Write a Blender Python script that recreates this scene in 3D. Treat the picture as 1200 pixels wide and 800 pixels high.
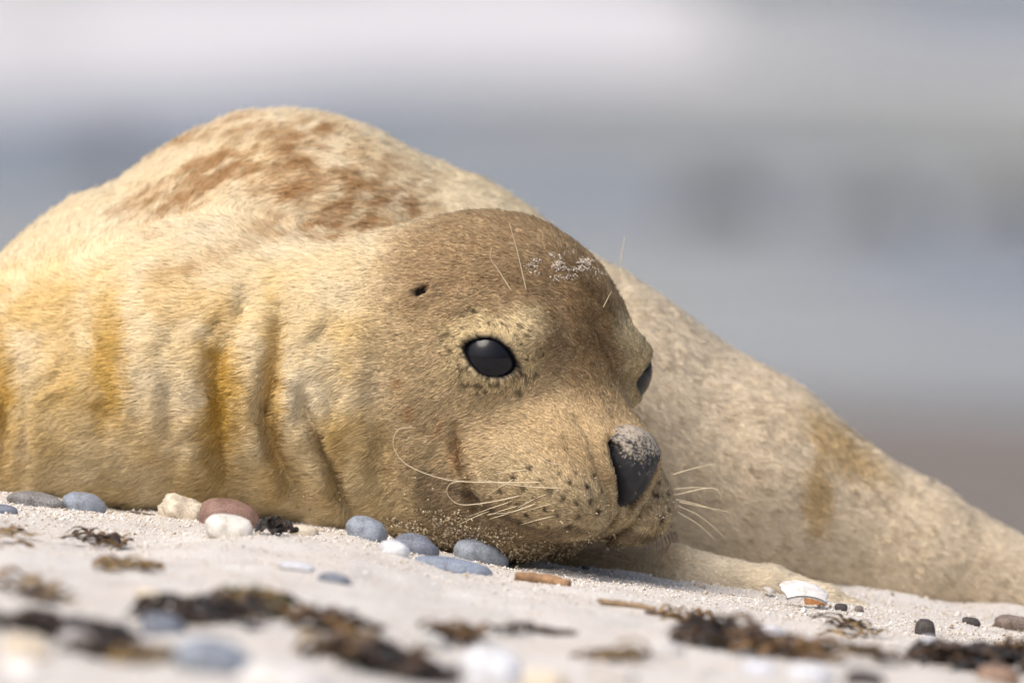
import bpy, bmesh, math
import numpy as np
from mathutils import Vector, Matrix

for o in list(bpy.data.objects):
    bpy.data.objects.remove(o)
SC = bpy.context.scene
COL = SC.collection
R = math.radians
rng = np.random.default_rng(7)

# ------------------------------------------------------------------ camera
S = 0.648 / 1200.0            # metres per photo pixel at the focus distance
DIST = 9.0
PITCH = R(2.87)
CAMH = 0.58
cam_d = bpy.data.cameras.new('camera')
cam = bpy.data.objects.new('camera', cam_d)
COL.objects.link(cam)
cam.location = (0, -DIST * math.cos(PITCH), CAMH)
cam.rotation_euler = (R(90) - PITCH, 0, 0)
cam_d.sensor_width = 36.0
cam_d.lens = 500.0
cam_d.clip_start = 0.1
cam_d.clip_end = 8000
cam_d.dof.use_dof = True
cam_d.dof.focus_distance = DIST - 0.10
cam_d.dof.aperture_fstop = 5.8
SC.camera = cam

# ------------------------------------------------------------------ sky and sun
SUN_DIR = Vector((-0.36, -0.45, 0.82)).normalized()
el = math.asin(SUN_DIR.z)
az = math.atan2(SUN_DIR.x, SUN_DIR.y)
w = bpy.data.worlds.new('World')
SC.world = w
w.use_nodes = True
nt = w.node_tree
bg = nt.nodes['Background']
sky = nt.nodes.new('ShaderNodeTexSky')
sky.sky_type = 'NISHITA'
sky.sun_disc = False
sky.sun_elevation = el
sky.sun_rotation = az
sky.air_density = 1.0
sky.dust_density = 6.0
sky.ozone_density = 1.0
nt.links.new(sky.outputs[0], bg.inputs[0])
bg.inputs[1].default_value = 0.115
sun_d = bpy.data.lights.new('sun', 'SUN')
sun_d.energy = 1.5
sun_d.angle = R(35)
sun_d.color = (1.0, 0.96, 0.92)
sun = bpy.data.objects.new('sun', sun_d)
COL.objects.link(sun)
sun.rotation_euler = (-SUN_DIR).to_track_quat('-Z', 'Y').to_euler()
SC.view_settings.view_transform = 'Standard'
SC.view_settings.look = 'None'
SC.view_settings.gamma = 1
SC.view_settings.exposure = 0.5
SC.cycles.use_denoising = True
try:
    SC.cycles_curves.shape = 'RIBBONS'
except Exception:
    pass
SC.cycles.max_bounces = 6
SC.cycles.diffuse_bounces = 4

# ------------------------------------------------------------------ helpers
FWD = np.array([0, math.cos(PITCH), -math.sin(PITCH)])
UP = np.array([0, math.sin(PITCH), math.cos(PITCH)])
RIGHT = np.array([1.0, 0, 0])
CAM = np.array(cam.location)
ORIG = CAM + FWD * DIST       # middle of the plane of focus


def to_world(L):              # local (right, up, away) in photo pixels at the focus plane -> metres
    L = np.asarray(L, dtype=float)
    return ORIG + S * (L[..., 0:1] * RIGHT + L[..., 1:2] * UP + L[..., 2:3] * FWD)


def loc(px, py, wd=0.0):      # pixel and depth offset -> local
    k = 1 + wd * S / DIST
    return np.array([(px - 600) * k, (400 - py) * k, wd])


def tag(o, label=None, cat=None, group=None, kind=None):
    if label: o['label'] = label
    if cat: o['category'] = cat
    if group: o['group'] = group
    if kind: o['kind'] = kind
    return o


def mesh_obj(name, verts, faces, mat, parent=None, smooth=True):
    me = bpy.data.meshes.new(name)
    verts = np.asarray(verts, dtype=np.float32)
    if isinstance(faces, np.ndarray):
        n, k = faces.shape
        me.vertices.add(len(verts)); me.vertices.foreach_set('co', verts.ravel())
        me.loops.add(n * k); me.loops.foreach_set('vertex_index', faces.ravel().astype(np.int32))
        me.polygons.add(n)
        me.polygons.foreach_set('loop_start', np.arange(0, n * k, k, dtype=np.int32))
        me.update(calc_edges=True)
    else:
        me.from_pydata(verts.tolist(), [], faces)
    me.validate()
    if smooth:
        me.shade_smooth()
    o = bpy.data.objects.new(name, me)
    if mat: me.materials.append(mat)
    COL.objects.link(o)
    if parent: o.parent = parent
    return o


def empty(name, location):
    o = bpy.data.objects.new(name, None)
    o.empty_display_size = 0.02
    COL.objects.link(o)
    o.location = location
    return o


def _hash(ix, iy, iz):
    h = (ix.astype(np.int64) * 374761393 + iy.astype(np.int64) * 668265263 + iz.astype(np.int64) * 1274126177) & 0xFFFFFFFF
    h = ((h ^ (h >> 13)) * 1274126177) & 0xFFFFFFFF
    h = (h ^ (h >> 16)) & 0xFFFFFF
    return h.astype(np.float64) / 0xFFFFFF


def vnoise(p):                # value noise, -1..1
    p = np.asarray(p, dtype=float)
    i = np.floor(p); f = p - i
    i = i.astype(np.int64)
    f = f * f * (3 - 2 * f)
    r = 0
    for dx in (0, 1):
        for dy in (0, 1):
            for dz in (0, 1):
                wt = (f[..., 0] if dx else 1 - f[..., 0]) * (f[..., 1] if dy else 1 - f[..., 1]) * (f[..., 2] if dz else 1 - f[..., 2])
                r = r + wt * _hash(i[..., 0] + dx, i[..., 1] + dy, i[..., 2] + dz)
    return r * 2 - 1


def fbm(p, octv=4, gain=0.5):
    p = np.asarray(p, dtype=float)
    r = 0; a = 1.0; t = 0
    for k in range(octv):
        r = r + a * vnoise(p * (2.03 ** k) + 17.3 * k); t += a; a *= gain
    return r / t


def sstep(a, b, x):
    t = np.clip((x - a) / (b - a), 0, 1)
    return t * t * (3 - 2 * t)


def smin(a, b, k):
    h = np.clip(0.5 + 0.5 * (b - a) / k, 0, 1)
    return b * (1 - h) + a * h - k * h * (1 - h)


def smax(a, b, k):
    return -smin(-a, -b, k)


def rcone(P, a, b, ra, rb, flat=None):
    a = np.asarray(a, float); b = np.asarray(b, float)
    ab = b - a
    ap = P - a
    t = np.clip((ap @ ab) / (ab @ ab), 0, 1)
    q = ap - t[..., None] * ab
    return np.sqrt((q * q).sum(-1)) - (ra + (rb - ra) * t)


def ellipsoid(P, c, r):
    q = (P - np.asarray(c, float)) / np.asarray(r, float)
    k0 = np.sqrt((q * q).sum(-1))
    q2 = q / np.asarray(r, float)
    k1 = np.sqrt((q2 * q2).sum(-1)) + 1e-9
    return k0 * (k0 - 1) / k1


def polydist(x, y, pts):      # distance to a polyline in a plane, and position along it
    best = np.full(x.shape, 1e9); bt = np.zeros(x.shape)
    n = len(pts) - 1
    for k in range(n):
        (x0, y0), (x1, y1) = pts[k], pts[k + 1]
        dx, dy = x1 - x0, y1 - y0
        t = np.clip(((x - x0) * dx + (y - y0) * dy) / (dx * dx + dy * dy), 0, 1)
        d = np.hypot(x - x0 - t * dx, y - y0 - t * dy)
        m = d < best
        best = np.where(m, d, best); bt = np.where(m, (k + t) / n, bt)
    return best, bt


def surface_nets(fn, lo, hi, h):
    lo = np.asarray(lo, float); hi = np.asarray(hi, float)
    n = np.ceil((hi - lo) / h).astype(int) + 1
    ax = [lo[k] + h * np.arange(n[k]) for k in range(3)]
    V = np.empty(n, dtype=np.float32)
    for i in range(0, n[0], 16):
        g = np.stack(np.meshgrid(ax[0][i:i + 16], ax[1], ax[2], indexing='ij'), -1)
        V[i:i + 16] = fn(g)
    ins = V < 0
    c = sum(ins[a:n[0] - 1 + a, b:n[1] - 1 + b, d:n[2] - 1 + d].astype(np.int8) for a in (0, 1) for b in (0, 1) for d in (0, 1))
    act = (c > 0) & (c < 8)
    idx = np.argwhere(act)
    vid = np.full(act.shape, -1, dtype=np.int64)
    vid[act] = np.arange(len(idx))
    acc = np.zeros((len(idx), 3)); cnt = np.zeros(len(idx))
    cor = [(a, b, d) for a in (0, 1) for b in (0, 1) for d in (0, 1)]
    for p in cor:
        for k in range(3):
            if p[k]: continue
            q = list(p); q[k] = 1
            v0 = V[idx[:, 0] + p[0], idx[:, 1] + p[1], idx[:, 2] + p[2]]
            v1 = V[idx[:, 0] + q[0], idx[:, 1] + q[1], idx[:, 2] + q[2]]
            m = (v0 < 0) != (v1 < 0)
            t = np.where(m, v0 / np.where(m, v0 - v1, 1), 0)
            e = np.array(p, float)[None].repeat(len(idx), 0); e[:, k] += t
            acc[m] += e[m]; cnt[m] += 1
    verts = lo + h * (idx + acc / cnt[:, None])
    quads = []
    for k in range(3):
        u, v = (k + 1) % 3, (k + 2) % 3
        s0 = [slice(None)] * 3; s1 = [slice(None)] * 3
        s0[k] = slice(0, n[k] - 1); s1[k] = slice(1, n[k])
        ch = ins[tuple(s0)] != ins[tuple(s1)]
        E = np.argwhere(ch)
        E = E[(E[:, u] > 0) & (E[:, v] > 0) & (E[:, u] < n[u] - 1) & (E[:, v] < n[v] - 1)]
        flip = ins[E[:, 0], E[:, 1], E[:, 2]]
        q = []
        for du, dv in ((0, 0), (-1, 0), (-1, -1), (0, -1)):
            F = E.copy(); F[:, u] += du; F[:, v] += dv
            q.append(vid[F[:, 0], F[:, 1], F[:, 2]])
        q = np.stack(q, 1)
        q = np.where(flip[:, None], q, q[:, ::-1])
        quads.append(q)
    return verts, np.concatenate(quads)


def grad(fn, P, e=1.0):
    g = np.empty_like(P)
    for k in range(3):
        d = np.zeros(3); d[k] = e
        g[:, k] = fn(P + d) - fn(P - d)
    return g / (np.linalg.norm(g, axis=1, keepdims=True) + 1e-9)


def mesh_normals(P, F):
    n = np.cross(P[F[:, 2]] - P[F[:, 0]], P[F[:, 3]] - P[F[:, 1]])
    N = np.zeros_like(P)
    for k in range(3):
        acc = np.zeros(len(P))
        for j in range(4):
            acc += np.bincount(F[:, j], weights=n[:, k], minlength=len(P))
        N[:, k] = acc
    return N / (np.linalg.norm(N, axis=1, keepdims=True) + 1e-9)


def project(fn, P, F, it=3, lim=9):
    for _ in range(it):
        P = P - np.clip(fn(P), -lim, lim)[:, None] * mesh_normals(P, F) * 0.85
    return P


def refine(verts, quads, levels):
    me = bpy.data.meshes.new('tmp')
    o = bpy.data.objects.new('tmp', me)
    me.from_pydata(verts.tolist(), [], quads.tolist())
    COL.objects.link(o)
    m = o.modifiers.new('s', 'SUBSURF'); m.levels = levels; m.render_levels = levels
    dg = bpy.context.evaluated_depsgraph_get()
    ev = o.evaluated_get(dg); m2 = ev.to_mesh()
    v = np.empty(len(m2.vertices) * 3, dtype=np.float32); m2.vertices.foreach_get('co', v)
    f = np.empty(len(m2.loops), dtype=np.int32); m2.loops.foreach_get('vertex_index', f)
    ev.to_mesh_clear()
    bpy.data.objects.remove(o); bpy.data.meshes.remove(me)
    return v.reshape(-1, 3).astype(float), f.reshape(-1, 4)


# ---- material helpers
def new_mat(name, rough=0.8, color=(0.5, 0.5, 0.5), spec=0.3):
    m = bpy.data.materials.new(name); m.use_nodes = True
    b = m.node_tree.nodes['Principled BSDF']
    b.inputs['Base Color'].default_value = (*color, 1)
    b.inputs['Roughness'].default_value = rough
    b.inputs['Specular IOR Level'].default_value = spec
    return m, m.node_tree, b


def noise_node(t, scale, detail=4, rough=0.55, coord='Object', stretch=None):
    tc = t.nodes.new('ShaderNodeTexCoord')
    n = t.nodes.new('ShaderNodeTexNoise')
    n.inputs['Scale'].default_value = scale
    n.inputs['Detail'].default_value = detail
    n.inputs['Roughness'].default_value = rough
    if stretch:
        mp = t.nodes.new('ShaderNodeMapping'); mp.inputs['Scale'].default_value = stretch
        t.links.new(tc.outputs[coord], mp.inputs[0]); t.links.new(mp.outputs[0], n.inputs['Vector'])
    else:
        t.links.new(tc.outputs[coord], n.inputs['Vector'])
    return n


def ramp(t, src, stops):
    r = t.nodes.new('ShaderNodeValToRGB')
    el_ = r.color_ramp.elements
    while len(el_) < len(stops): el_.new(0.5)
    for e, (p, c) in zip(el_, stops):
        e.position = p; e.color = (*c, 1)
    t.links.new(src, r.inputs[0])
    return r


def bump(t, b, src, dist, strength=1.0):
    n = t.nodes.new('ShaderNodeBump')
    n.inputs['Distance'].default_value = dist
    n.inputs['Strength'].default_value = strength
    t.links.new(src, n.inputs['Height'])
    t.links.new(n.outputs[0], b.inputs['Normal'])
    return n


# ================================================================== GROUND
WATER_Z = -1.02


CREST = [(0, 578), (150, 596), (300, 606), (420, 615), (520, 640), (600, 655), (700, 665), (800, 678), (1000, 707), (1200, 738)]
CREST_X = [-3.0, -1.2] + [(p - 600) * S for p, q in CREST] + [1.2, 3.0]
CREST_Z = [0.16, 0.12] + [0.129 + (400 - q) * S for p, q in CREST] + [-0.15, -0.19]


def ground_z(x, y):
    x = np.asarray(x, float); y = np.asarray(y, float)
    tilt = np.interp(x, CREST_X, CREST_Z)
    near = 1 - sstep(1.5, 6.0, np.abs(y))
    z = -0.001 + tilt * (0.25 + 0.75 * near)
    z = z + 0.036 * np.clip(-y - 0.12, 0, 1.7) * sstep(-0.15, 0.32, x)
    z = z - 0.32 * sstep(0.5, 2.6, y) - 0.0365 * np.maximum(y - 2.0, 0)
    p = np.stack([x, y, np.zeros_like(x)], -1)
    fade = 1 / (1 + np.abs(y) * 0.15)
    z = z + 0.008 * fbm(p * 7.0, 3) * (0.25 + 0.75 * sstep(0.05, 0.3, np.abs(y + 0.02))) + 0.0045 * fbm(p * 28.0 + 5, 3) * fade
    z = z + 0.03 * vnoise(p * 1.1 + 9) * sstep(0.8, 3.0, np.hypot(x, y))
    return z


def hit_ground(px, py, off=0.0):
    d = np.array(FWD) + ((px - 600) * S / DIST) * RIGHT + ((400 - py) * S / DIST) * UP
    t = np.arange(5.0, 14.0, 0.01)
    P = CAM + d * t[:, None]
    k = np.argmax(P[:, 2] < ground_z(P[:, 0], P[:, 1]) + off)
    return P[k]


def graded(lo, hi, fine_lo, fine_hi, fine, grow=1.12, cap=4.0):
    a = list(np.arange(fine_lo, fine_hi + 1e-9, fine))
    st = fine; v = a[-1]
    while v < hi:
        st = min(st * grow, cap); v += st; a.append(v)
    st = fine; v = a[0]; b = []
    while v > lo:
        st = min(st * grow, cap); v -= st; b.append(v)
    return np.array(b[::-1] + a)


def grid_mesh(xs, ys, zf):
    X, Y = np.meshgrid(xs, ys, indexing='ij')
    Z = zf(X, Y)
    v = np.stack([X, Y, Z], -1).reshape(-1, 3)
    nx, ny = len(xs), len(ys)
    i = np.arange(nx - 1)[:, None] * ny + np.arange(ny - 1)[None]
    f = np.stack([i, i + ny, i + ny + 1, i + 1], -1).reshape(-1, 4)
    return v, f


m_sand, t, b = new_mat('sand', 0.9, spec=0.15)
n1 = noise_node(t, 900, 2, 0.7)
n2 = noise_node(t, 14, 5, 0.6)
r1 = ramp(t, n1.outputs['Fac'], [(0.25, (0.38, 0.33, 0.28)), (0.45, (0.62, 0.59, 0.55)), (0.7, (0.78, 0.76, 0.73))])
r2 = ramp(t, n2.outputs['Fac'], [(0.35, (0.90, 0.87, 0.84)), (0.65, (1, 1, 1))])
mx = t.nodes.new('ShaderNodeMix'); mx.data_type = 'RGBA'; mx.blend_type = 'MULTIPLY'; mx.inputs[0].default_value = 1
t.links.new(r1.outputs[0], mx.inputs[6]); t.links.new(r2.outputs[0], mx.inputs[7])
# wet sand towards the waterline
geo = t.nodes.new('ShaderNodeNewGeometry'); sx = t.nodes.new('ShaderNodeSeparateXYZ')
t.links.new(geo.outputs['Position'], sx.inputs[0])
mr = t.nodes.new('ShaderNodeMapRange'); mr.inputs[1].default_value = -0.25; mr.inputs[2].default_value = -0.6
t.links.new(sx.outputs['Z'], mr.inputs[0])
mx2 = t.nodes.new('ShaderNodeMix'); mx2.data_type = 'RGBA'
wet = t.nodes.new('ShaderNodeRGB'); wet.outputs[0].default_value = (0.20, 0.165, 0.135, 1)
t.links.new(mr.outputs[0], mx2.inputs[0]); t.links.new(mx.outputs[2], mx2.inputs[6]); t.links.new(wet.outputs[0], mx2.inputs[7])
t.links.new(mx2.outputs[2], b.inputs['Base Color'])
mr2 = t.nodes.new('ShaderNodeMapRange'); mr2.inputs[1].default_value = 0; mr2.inputs[2].default_value = 1; mr2.inputs[3].default_value = 0.9; mr2.inputs[4].default_value = 0.45
t.links.new(mr.outputs[0], mr2.inputs[0]); t.links.new(mr2.outputs[0], b.inputs['Roughness'])
bump(t, b, n1.outputs['Fac'], 0.0012, 0.8)

xs = graded(-120, 120, -0.42, 0.44, 0.004)
ys = graded(-30, 60, -2.0, 0.45, 0.006)
v, f = grid_mesh(xs, ys, ground_z)
ground = mesh_obj('beach_sand', v, f, m_sand)
tag(ground, kind='structure')

# ================================================================== SEA
def sea_z(x, y):
    p = np.stack([x, y, np.zeros_like(x)], -1)
    z = WATER_Z + 0.035 * fbm(p * np.array([0.35, 1.2, 1]), 3)
    for yc, h, wd, sd in ((27, 0.07, 1.2, 1), (33.5, 0.06, 1.6, 2), (40.0, 0.13, 1.9, 3), (49, 0.34, 2.6, 4), (60, 0.4, 3, 5), (76, 0.45, 3.5, 6)):
        c = yc + 1.6 * fbm(np.stack([x * 0.07, x * 0 + sd * 9, x * 0], -1), 2)
        hh = h * (0.75 + 0.5 * fbm(np.stack([x * 0.11, x * 0 + sd * 5.3, x * 0], -1), 2))
        d = y - c
        z = z + hh * np.where(d < 0, np.exp(-(d / (wd * 0.55)) ** 2), np.exp(-(d / (wd * 1.5)) ** 2))
    return z


def foam_amount(x, y):
    p = np.stack([x, y, np.zeros_like(x)], -1)
    f = 0.45 * fbm(p * np.array([0.30, 0.55, 1]) + 3.1, 4) - 0.30
    edge = 17.6 + 0.8 * fbm(np.stack([x * 0.4, x * 0, x * 0], -1), 3)
    f = f + 0.5 * np.exp(-((y - edge) / 0.25) ** 2)
    c = 40.0 + 1.6 * fbm(np.stack([x * 0.07, x * 0 + 27, x * 0], -1), 2)
    f = f + 0.35 * np.exp(-((y - c - 0.2) / 0.5) ** 2)
    f = f + 0.95 * sstep(37.5, 39.5, y + 1.2 * fbm(p * np.array([0.5, 0, 0]), 2)) * (0.80 + 3.0 * fbm(p * np.array([0.62, 0.13, 1]) + 7, 3))
    f = f + 0.9 * np.maximum(fbm(p * np.array([0.5, 0.22, 1]) + 21, 2) - 0.12, 0) * sstep(19, 24, y)
    return np.clip(f * 1.6, 0, 1)


xs = graded(-400, 400, -9, 9, 0.12, 1.1, 25)
ys = graded(17, 3000, 18, 66, 0.12, 1.1, 60)
v, f = grid_mesh(xs, ys, sea_z)
m_sea, t, b = new_mat('sea_water', 0.22, spec=0.5)
at = t.nodes.new('ShaderNodeAttribute'); at.attribute_name = 'foam'
n1 = noise_node(t, 6, 5, 0.6)
rw = ramp(t, noise_node(t, 0.32, 3, stretch=(1.0, 0.45, 1)).outputs['Fac'], [(0.38, (0.19, 0.205, 0.24)), (0.62, (0.36, 0.345, 0.30))])
mxf = t.nodes.new('ShaderNodeMix'); mxf.data_type = 'RGBA'
t.links.new(at.outputs['Fac'], mxf.inputs[0]); t.links.new(rw.outputs[0], mxf.inputs[6]); mxf.inputs[7].default_value = (0.53, 0.525, 0.535, 1)
t.links.new(mxf.outputs[2], b.inputs['Base Color'])
mrr = t.nodes.new('ShaderNodeMapRange'); mrr.inputs[3].default_value = 0.22; mrr.inputs[4].default_value = 0.8
t.links.new(at.outputs['Fac'], mrr.inputs[0]); t.links.new(mrr.outputs[0], b.inputs['Roughness'])
bump(t, b, n1.outputs['Fac'], 0.05, 0.6)
sea = mesh_obj('sea_water', v, f, m_sea)
fa = sea.data.attributes.new('foam', 'FLOAT', 'POINT')
fa.data.foreach_set('value', foam_amount(v[:, 0], v[:, 1]).astype(np.float32))
tag(sea, kind='structure')
# churned sandy water in front of the breakers, stronger to one side
p_ = np.stack([v[:, 0], v[:, 1], v[:, 0] * 0], -1)
silt = sstep(28, 32, v[:, 1] + 2 * fbm(p_ * 0.3, 2)) * (1 - sstep(38, 41, v[:, 1])) * sstep(-1.0, 1.5, v[:, 0] + 1.5 * fbm(p_ * 0.25 + 4, 2))
fa = sea.data.attributes.new('silt', 'FLOAT', 'POINT'); fa.data.foreach_set('value', (0.85 * silt).astype(np.float32))
as_ = t.nodes.new('ShaderNodeAttribute'); as_.attribute_name = 'silt'
ms = t.nodes.new('ShaderNodeMix'); ms.data_type = 'RGBA'
t.links.new(as_.outputs['Fac'], ms.inputs[0]); t.links.new(rw.outputs[0], ms.inputs[6]); ms.inputs[7].default_value = (0.30, 0.275, 0.215, 1)
t.links.new(ms.outputs[2], mxf.inputs[6])

# ================================================================== SEAL
HEAD = loc(570, 420, 0)
HF = np.array([0.655, -0.43, -0.62]); HF /= np.linalg.norm(HF)
HS = np.array([-0.684, 0.09, -0.723]); HS -= HF * (HS @ HF); HS /= np.linalg.norm(HS)
HU = np.cross(HS, HF)
if HU[1] < 0: HU = -HU
HM = np.stack([HF, HS, HU], 0)


def to_head(P):
    return (P - HEAD) @ HM.T


def from_head(Q):
    return HEAD + np.asarray(Q, float) @ HM


SPINE = [(570, 420, 0, 165), (430, 447, 45, 168), (250, 445, 95, 168), (70, 478, 175, 140), (-50, 520, 240, 115)]
TORSO = [(-50, 520, 240, 115), (165, 425, 295, 203), (330, 388, 330, 256), (470, 435, 350, 240), (650, 505, 370, 200), (850, 582, 400, 155), (1050, 657, 430, 98), (1250, 717, 450, 55), (1450, 755, 460, 38)]
FLIP = [(640, 680, 90, 34), (790, 672, 80, 31), (900, 690, 70, 27), (965, 705, 62, 20), (1030, 725, 55, 8)]
EYE = np.array([110, 126, 44.0])
EYE_R = 40.0
EYE2 = np.array([131, 108, 53.0])


def eye_frame(e, sink):
    c = e * (1 - sink / np.linalg.norm(e))
    d = e / np.linalg.norm(e)
    a = np.array([1.0, -0.5, 0.16]); a -= d * (a @ d); a /= np.linalg.norm(a)
    b_ = np.cross(d, a)
    return c, d, a, (b_ if b_[2] > 0 else -b_)


EYEC, ED, E1, E2 = eye_frame(EYE, 29.0)      # the eye on the near side
EYE2C, GD, G1, G2 = eye_frame(EYE2, 22.0)    # the eye on the far side


def chain(P, pts, k=25):
    d = None
    for A, B in zip(pts[:-1], pts[1:]):
        e = rcone(P, loc(*A[:3]), loc(*B[:3]), A[3], B[3])
        d = e if d is None else smin(d, e, k)
    return d


def head_sdf(Q):
    q = Q.copy(); q[..., 1] = np.sqrt(q[..., 1] ** 2 + 9)
    d = ellipsoid(q, (-6, 0, -4), (166, 160, 164))
    d = smin(d, rcone(q, (70, 0, -6), (222, 0, -32), 94, 54), 32)
    d = smin(d, rcone(q, (50, 58, -90), (165, 28, -104), 92, 60), 40)      # jaw
    d = smin(d, ellipsoid(q, (228, 53, -70), (62, 60, 50)), 22)            # whisker pads
    d = smin(d, ellipsoid(q, (170, 72, -70), (74, 58, 56)), 34)
    d = smin(d, ellipsoid(q, (205, 0, -108), (48, 44, 32)), 16)            # chin
    d = smin(d, ellipsoid(q, (246, 0, -20), (34, 55, 42)), 18)             # nose mount
    d = smin(d, ellipsoid(q, (186, 42, -16), (66, 42, 38)), 30)            # broad bridge
    d = smin(d, ellipsoid(q, (112, 74, 78), (32, 34, 20)), 28)             # brow
    return d


def eye_uv(Q):
    q = Q.copy(); q[..., 1] = np.abs(q[..., 1])
    m = Q[..., 1] >= 0
    r = q - np.where(m[..., None], EYEC, EYE2C)
    return np.where(m, r @ E1, r @ G1), np.where(m, r @ E2, r @ G2), np.where(m, r @ ED, r @ GD), np.sqrt((r * r).sum(-1))


def eye_open(eu, ev):         # negative inside the opening between the lids
    e = ev - 0.5 + 0.07 * eu
    k = 1 - 0.22 * np.clip(eu / 31.0, -1, 1) ** 2
    return np.sqrt((eu / 30.5) ** 2 + (e / (np.where(e > 0, 19.5, 21.0) * k)) ** 2) - 1


NOST = [(35, 6), (32, -9), (23, -31), (11, -53)]
MOUTH = [(285, -88), (255, -110), (215, -114), (165, -116), (125, -112)]
GROOVES = [  # photo-pixel paths of the skin folds on neck and cheek, depth, width
    ([(2, 395), (6, 480), (2, 580)], 15, 17), ([(128, 390), (135, 450), (126, 520)], 6, 17),
    ([(70, 370), (78, 425)], 4, 16), ([(262, 385), (256, 460), (258, 520), (278, 585)], 12, 17),
    ([(340, 365), (322, 440), (318, 490), (335, 550), (362, 600)], 12, 12),
    ([(352, 455), (376, 510), (395, 560), (418, 610)], 11, 9), ([(440, 470), (452, 540), (475, 600)], 6, 14),
    ([(203, 390), (207, 470), (200, 560)], 5, 14), ([(300, 330), (285, 380)], 4, 14), ([(410, 330), (395, 400), (400, 470)], 4, 16),
    ([(455, 400), (450, 470)], 3, 14), ([(757, 594), (748, 612), (722, 628), (690, 637), (650, 640)], 8, 5),
    ([(712, 528), (727, 560), (737, 592), (734, 616)], 5, 6), ([(30, 400), (36, 500), (30, 560)], 4, 12), ([(165, 420), (172, 520)], 4, 11), ([(230, 430), (232, 540)], 4, 10), ([(290, 420), (288, 500), (300, 570)], 4, 9), ([(536, 500), (543, 555), (562, 600), (600, 632)], 8, 6),
]


def seal_base(P):
    neck = chain(P, SPINE)
    torso = chain(P, TORSO)
    x = P[..., 0] + 600
    k = 14 + 90 * (1 - sstep(200, 430, x))
    d = smin(neck, torso, k)
    d = smin(d, head_sdf(to_head(P)), 34)
    d = smin(d, rcone(P, loc(430, 545, 10), loc(600, 592, -70), 95, 62), 40)   # throat
    fl = chain(P, FLIP, 10)
    d = smin(d, fl, 10)
    return d


def head_detail(P, d):
    Q = to_head(P)
    disp = np.zeros(len(P))
    q = Q.copy(); q[..., 1] = np.abs(q[..., 1])
    # lids
    eu, ev, ew, er = eye_uv(Q)
    lid = er - (EYE_R + 3.5)
    fr = np.exp(-((eu / 60) ** 2 + (ev / 46) ** 2) ** 2)
    d2 = smin(d, np.maximum(lid, -ew), 26)
    d = np.where(ew > -20, d + (d2 - d) * np.clip(fr * 1.3, 0, 1), d)
    cut = smax(eye_open(eu, ev) * 22, -ew, 2)
    d = np.where(ew > 0, smax(d, -cut, 4), d)
    # creases curving over and under the eye
    rr = np.sqrt((eu / 44) ** 2 + ((ev - 2) / 34) ** 2)
    disp = disp - 1.6 * np.exp(-((rr - 1) / 0.09) ** 2) * (ew > 0)
    # mouth line: under the pads
    hd = sstep(-120, -60, -np.abs(Q[..., 1])) * (P[..., 2] < 60)
    dd, tt = polydist(q[..., 0], q[..., 2], MOUTH)
    m = (Q[..., 0] > 100) & (Q[..., 0] < 228) & (Q[..., 2] < 0)
    disp = disp - np.where(m, 9 * np.exp(-(dd / 6.0) ** 2), 0) * hd
    # philtrum, folds beside the nose
    disp = disp - np.where((Q[..., 0] > 200) & (Q[..., 2] < -44), 8 * np.exp(-(Q[..., 1] / 5) ** 2), 0) * hd
    dd, tt = polydist(q[..., 1], q[..., 2], [(56, 14), (55, -14), (40, -46), (28, -68)])
    disp = disp - 6 * sstep(190, 215, Q[..., 0]) * np.exp(-(dd / 7) ** 2) * hd
    dd, tt = polydist(q[..., 1], q[..., 2], [(76, 0), (71, -24), (58, -52)])
    disp = disp - 2.5 * sstep(180, 205, Q[..., 0]) * np.exp(-(dd / 8) ** 2) * hd
    dd, tt = polydist(q[..., 1], q[..., 2], NOST)
    disp = disp - 16 * sstep(205, 225, Q[..., 0]) * np.exp(-(dd / 6) ** 2)
    # ear opening
    ed = np.sqrt(((q[..., 0] - 0) * 1.3 - 0.4 * (q[..., 2] - 72)) ** 2 + (q[..., 1] - 150) ** 2 + ((q[..., 2] - 72) * 0.8) ** 2)
    disp = disp - 15 * np.exp(-(ed / 8) ** 2) + 4 * np.exp(-((ed - 17) / 9) ** 2)
    return d - disp


def seal_fine(P):
    d = seal_base(P)
    d = d - 2.2 * fbm(P / 55.0, 2) - 0.7 * vnoise(P / 13.0)
    k = 1 + P[..., 2] * S / DIST
    x = P[..., 0] / k + 600
    m = (P[:, 2] < 185) & (x < 800)
    Pm = P[m]; x = x[m]; y = 400 - Pm[:, 1] / k[m]
    front = 1 - sstep(60, 180, Pm[:, 2])
    wob = 7 * vnoise(np.stack([x, y, Pm[:, 2]], -1) / 40.0)
    disp = np.zeros(len(Pm))
    for path, dep, wd in GROOVES:
        dd, tt = polydist(x + wob, y, path)
        dep = dep * 1.45 if 10 < path[0][0] < 480 else dep
        ends = np.sin(np.pi * np.clip(tt * 0.9 + 0.05, 0, 1)) ** 0.6
        disp += -dep * ends * np.exp(-(dd / wd) ** 2) + 0.35 * dep * ends * np.exp(-((dd - 1.9 * wd) / wd) ** 2)
    rip = np.sin(x / 7.3 + 5 * vnoise(np.stack([x, y, x * 0], -1) / 60.0) + y / 45.0)
    disp += 1.5 * rip * sstep(320, 420, y) * (1 - sstep(400, 470, x))
    d[m] -= disp * front
    m = ((P - HEAD) ** 2).sum(-1) < 360 ** 2
    d[m] = head_detail(P[m], d[m])
    return d


v, f = surface_nets(seal_base, (-830, -420, -300), (900, 300, 620), 9.0)
for _ in range(2):
    v = v - seal_base(v)[:, None] * mesh_normals(v, f) * 0.9
v, f = refine(v, f, 2)
v = project(seal_fine, v, f, 3, 14)
SEALV, SEALF = v, f

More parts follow.
